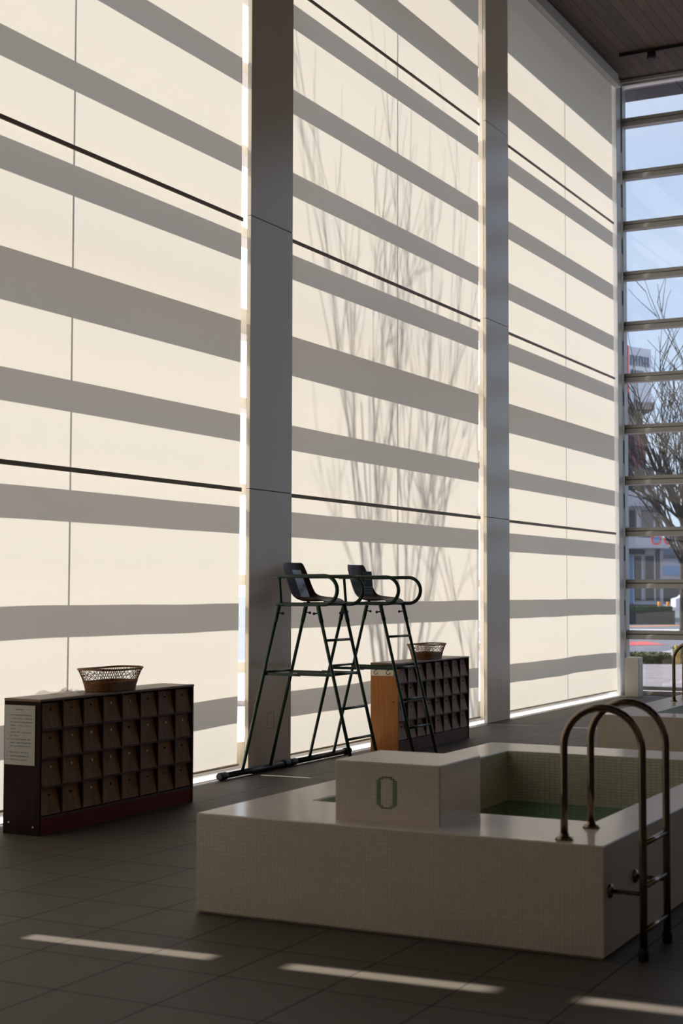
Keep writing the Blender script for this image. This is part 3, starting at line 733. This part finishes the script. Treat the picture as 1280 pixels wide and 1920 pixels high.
vw = MB(); vw.add([S(26.3+a, 117.97, z) for a, z in ((.65, 1.2), (1.3, 1.75), (3.9, 1.78), (4.0, 1.2))], [(0, 1, 2, 3)]); vx(vw).build('side_window', BDK, van)
for a in (0.8, 3.5):
    wh = MB(); wh.v = []
    wh.tube([S(26.3+a, 117.9, .33), S(26.3+a, 118.15, .33)], 0.33, 16); vx(wh).build('wheel', BLACKR, van)
hm = MB(); rnd = random.Random(9); n = 60
pts = [S(40+k*8, 390, 0) for k in range(n)]; tp = [S(40+k*8, 390+5*math.sin(k), 9+7*math.sin(k*.31)+3*math.sin(k*.9)) for k in range(n)]; bk = [S(40+k*8, 480, 0) for k in range(n)]
hm.add(pts+tp+bk, [(k, k+1, n+k+1, n+k) for k in range(n-1)]+[(n+k, n+k+1, 2*n+k+1, 2*n+k) for k in range(n-1)]); struct('hills', hm, HILL, 'low bluish hills at the horizon', 'hills')

# ------------------------------------------------------------------ bare trees
def tree(label, base, trunk_h, height, spread, r_tr, seed, dens=1.0, upright=1.0, minr=0.0035, lean_=(0, 0), start_br=7):
    rnd = random.Random(seed); root = thing('bare_tree', label, 'tree', base, 'bare winter trees')
    tb = MB(); top = Vector((lean_[0], lean_[1], trunk_h))
    tb.tube([(0, 0, 0), (0, 0, .15), tuple(top*.5), tuple(top)], [r_tr*1.25, r_tr, r_tr*.9, r_tr*.8], 10)
    tb.build('trunk', BARK, root)
    bm = MB(); cnt = [0]
    def grow(p, d, ln, rad, depth):
        n = 5; pts = [p.copy()]; rs = [rad]; q = p.copy(); dd = d.copy()
        for i in range(n):
            dd = (dd+Vector((rnd.gauss(0, .07), rnd.gauss(0, .07), 0.045*upright+rnd.gauss(0, .04)))).normalized()
            q = q+dd*ln/n; pts.append(q.copy()); rs.append(max(minr*.5, rad*(1-.62*(i+1)/n)))
        bm.tube(pts, rs, 5 if rad > .012 else 3, cap=False); cnt[0] += 1
        if depth <= 0: return
        k = rnd.randint(3, 5) if dens >= 1 else rnd.randint(2, 4)
        for _ in range(k):
            i = rnd.randint(1, n); o = dd.orthogonal().normalized(); o.rotate(Matrix.Rotation(rnd.uniform(0, 6.28), 3, dd))
            nd = (dd+o*rnd.uniform(.25, .6)).normalized(); nd.z = max(nd.z, -.1)
            grow(pts[i], nd, ln*rnd.uniform(.5, .78), max(minr, rs[i]*.72), depth-1)
    for k in range(start_br):
        a = 2*math.pi*k/start_br+rnd.uniform(-.4, .4); tilt = rnd.uniform(.15, .65)*spread
        d = Vector((math.cos(a)*tilt, math.sin(a)*tilt, 1)).normalized()
        grow(top*rnd.uniform(.78, 1.0), d, (height-trunk_h)*rnd.uniform(.5, .68), r_tr*rnd.uniform(.35, .55), 4 if dens >= 1 else 3)
    bm.build('branches', BARK, root)
    return root
# beside the building, between the sun and the blinds: only its shadow is seen
tree('bare tree outside whose shadow falls on the middle blind', (-13.6, 14.1, -0.14), 4.7, 10.9, 0.8, 0.075, 21, 0.6, 1.3, 0.008, start_br=8)
tree('slim bare tree outside whose shadow falls near the second column', (-13.9, 16.5, -0.14), 4.3, 8.3, 0.6, 0.05, 5, 0.6, 1.3, 0.008, start_br=4)
# street trees beyond the far glass
tree('large bare street tree right of the pale building, cut by the frame', S(9.8, 40, -0.05), 2.3, 8.6, 1.55, 0.13, 31, 0.6, 0.8, 0.013, start_br=24)
tree('bare street tree with slender branches before the pale building', S(14.1, 62, -0.07), 3.2, 9.4, 1.1, 0.13, 14, 0.6, 0.9, 0.016, start_br=11)
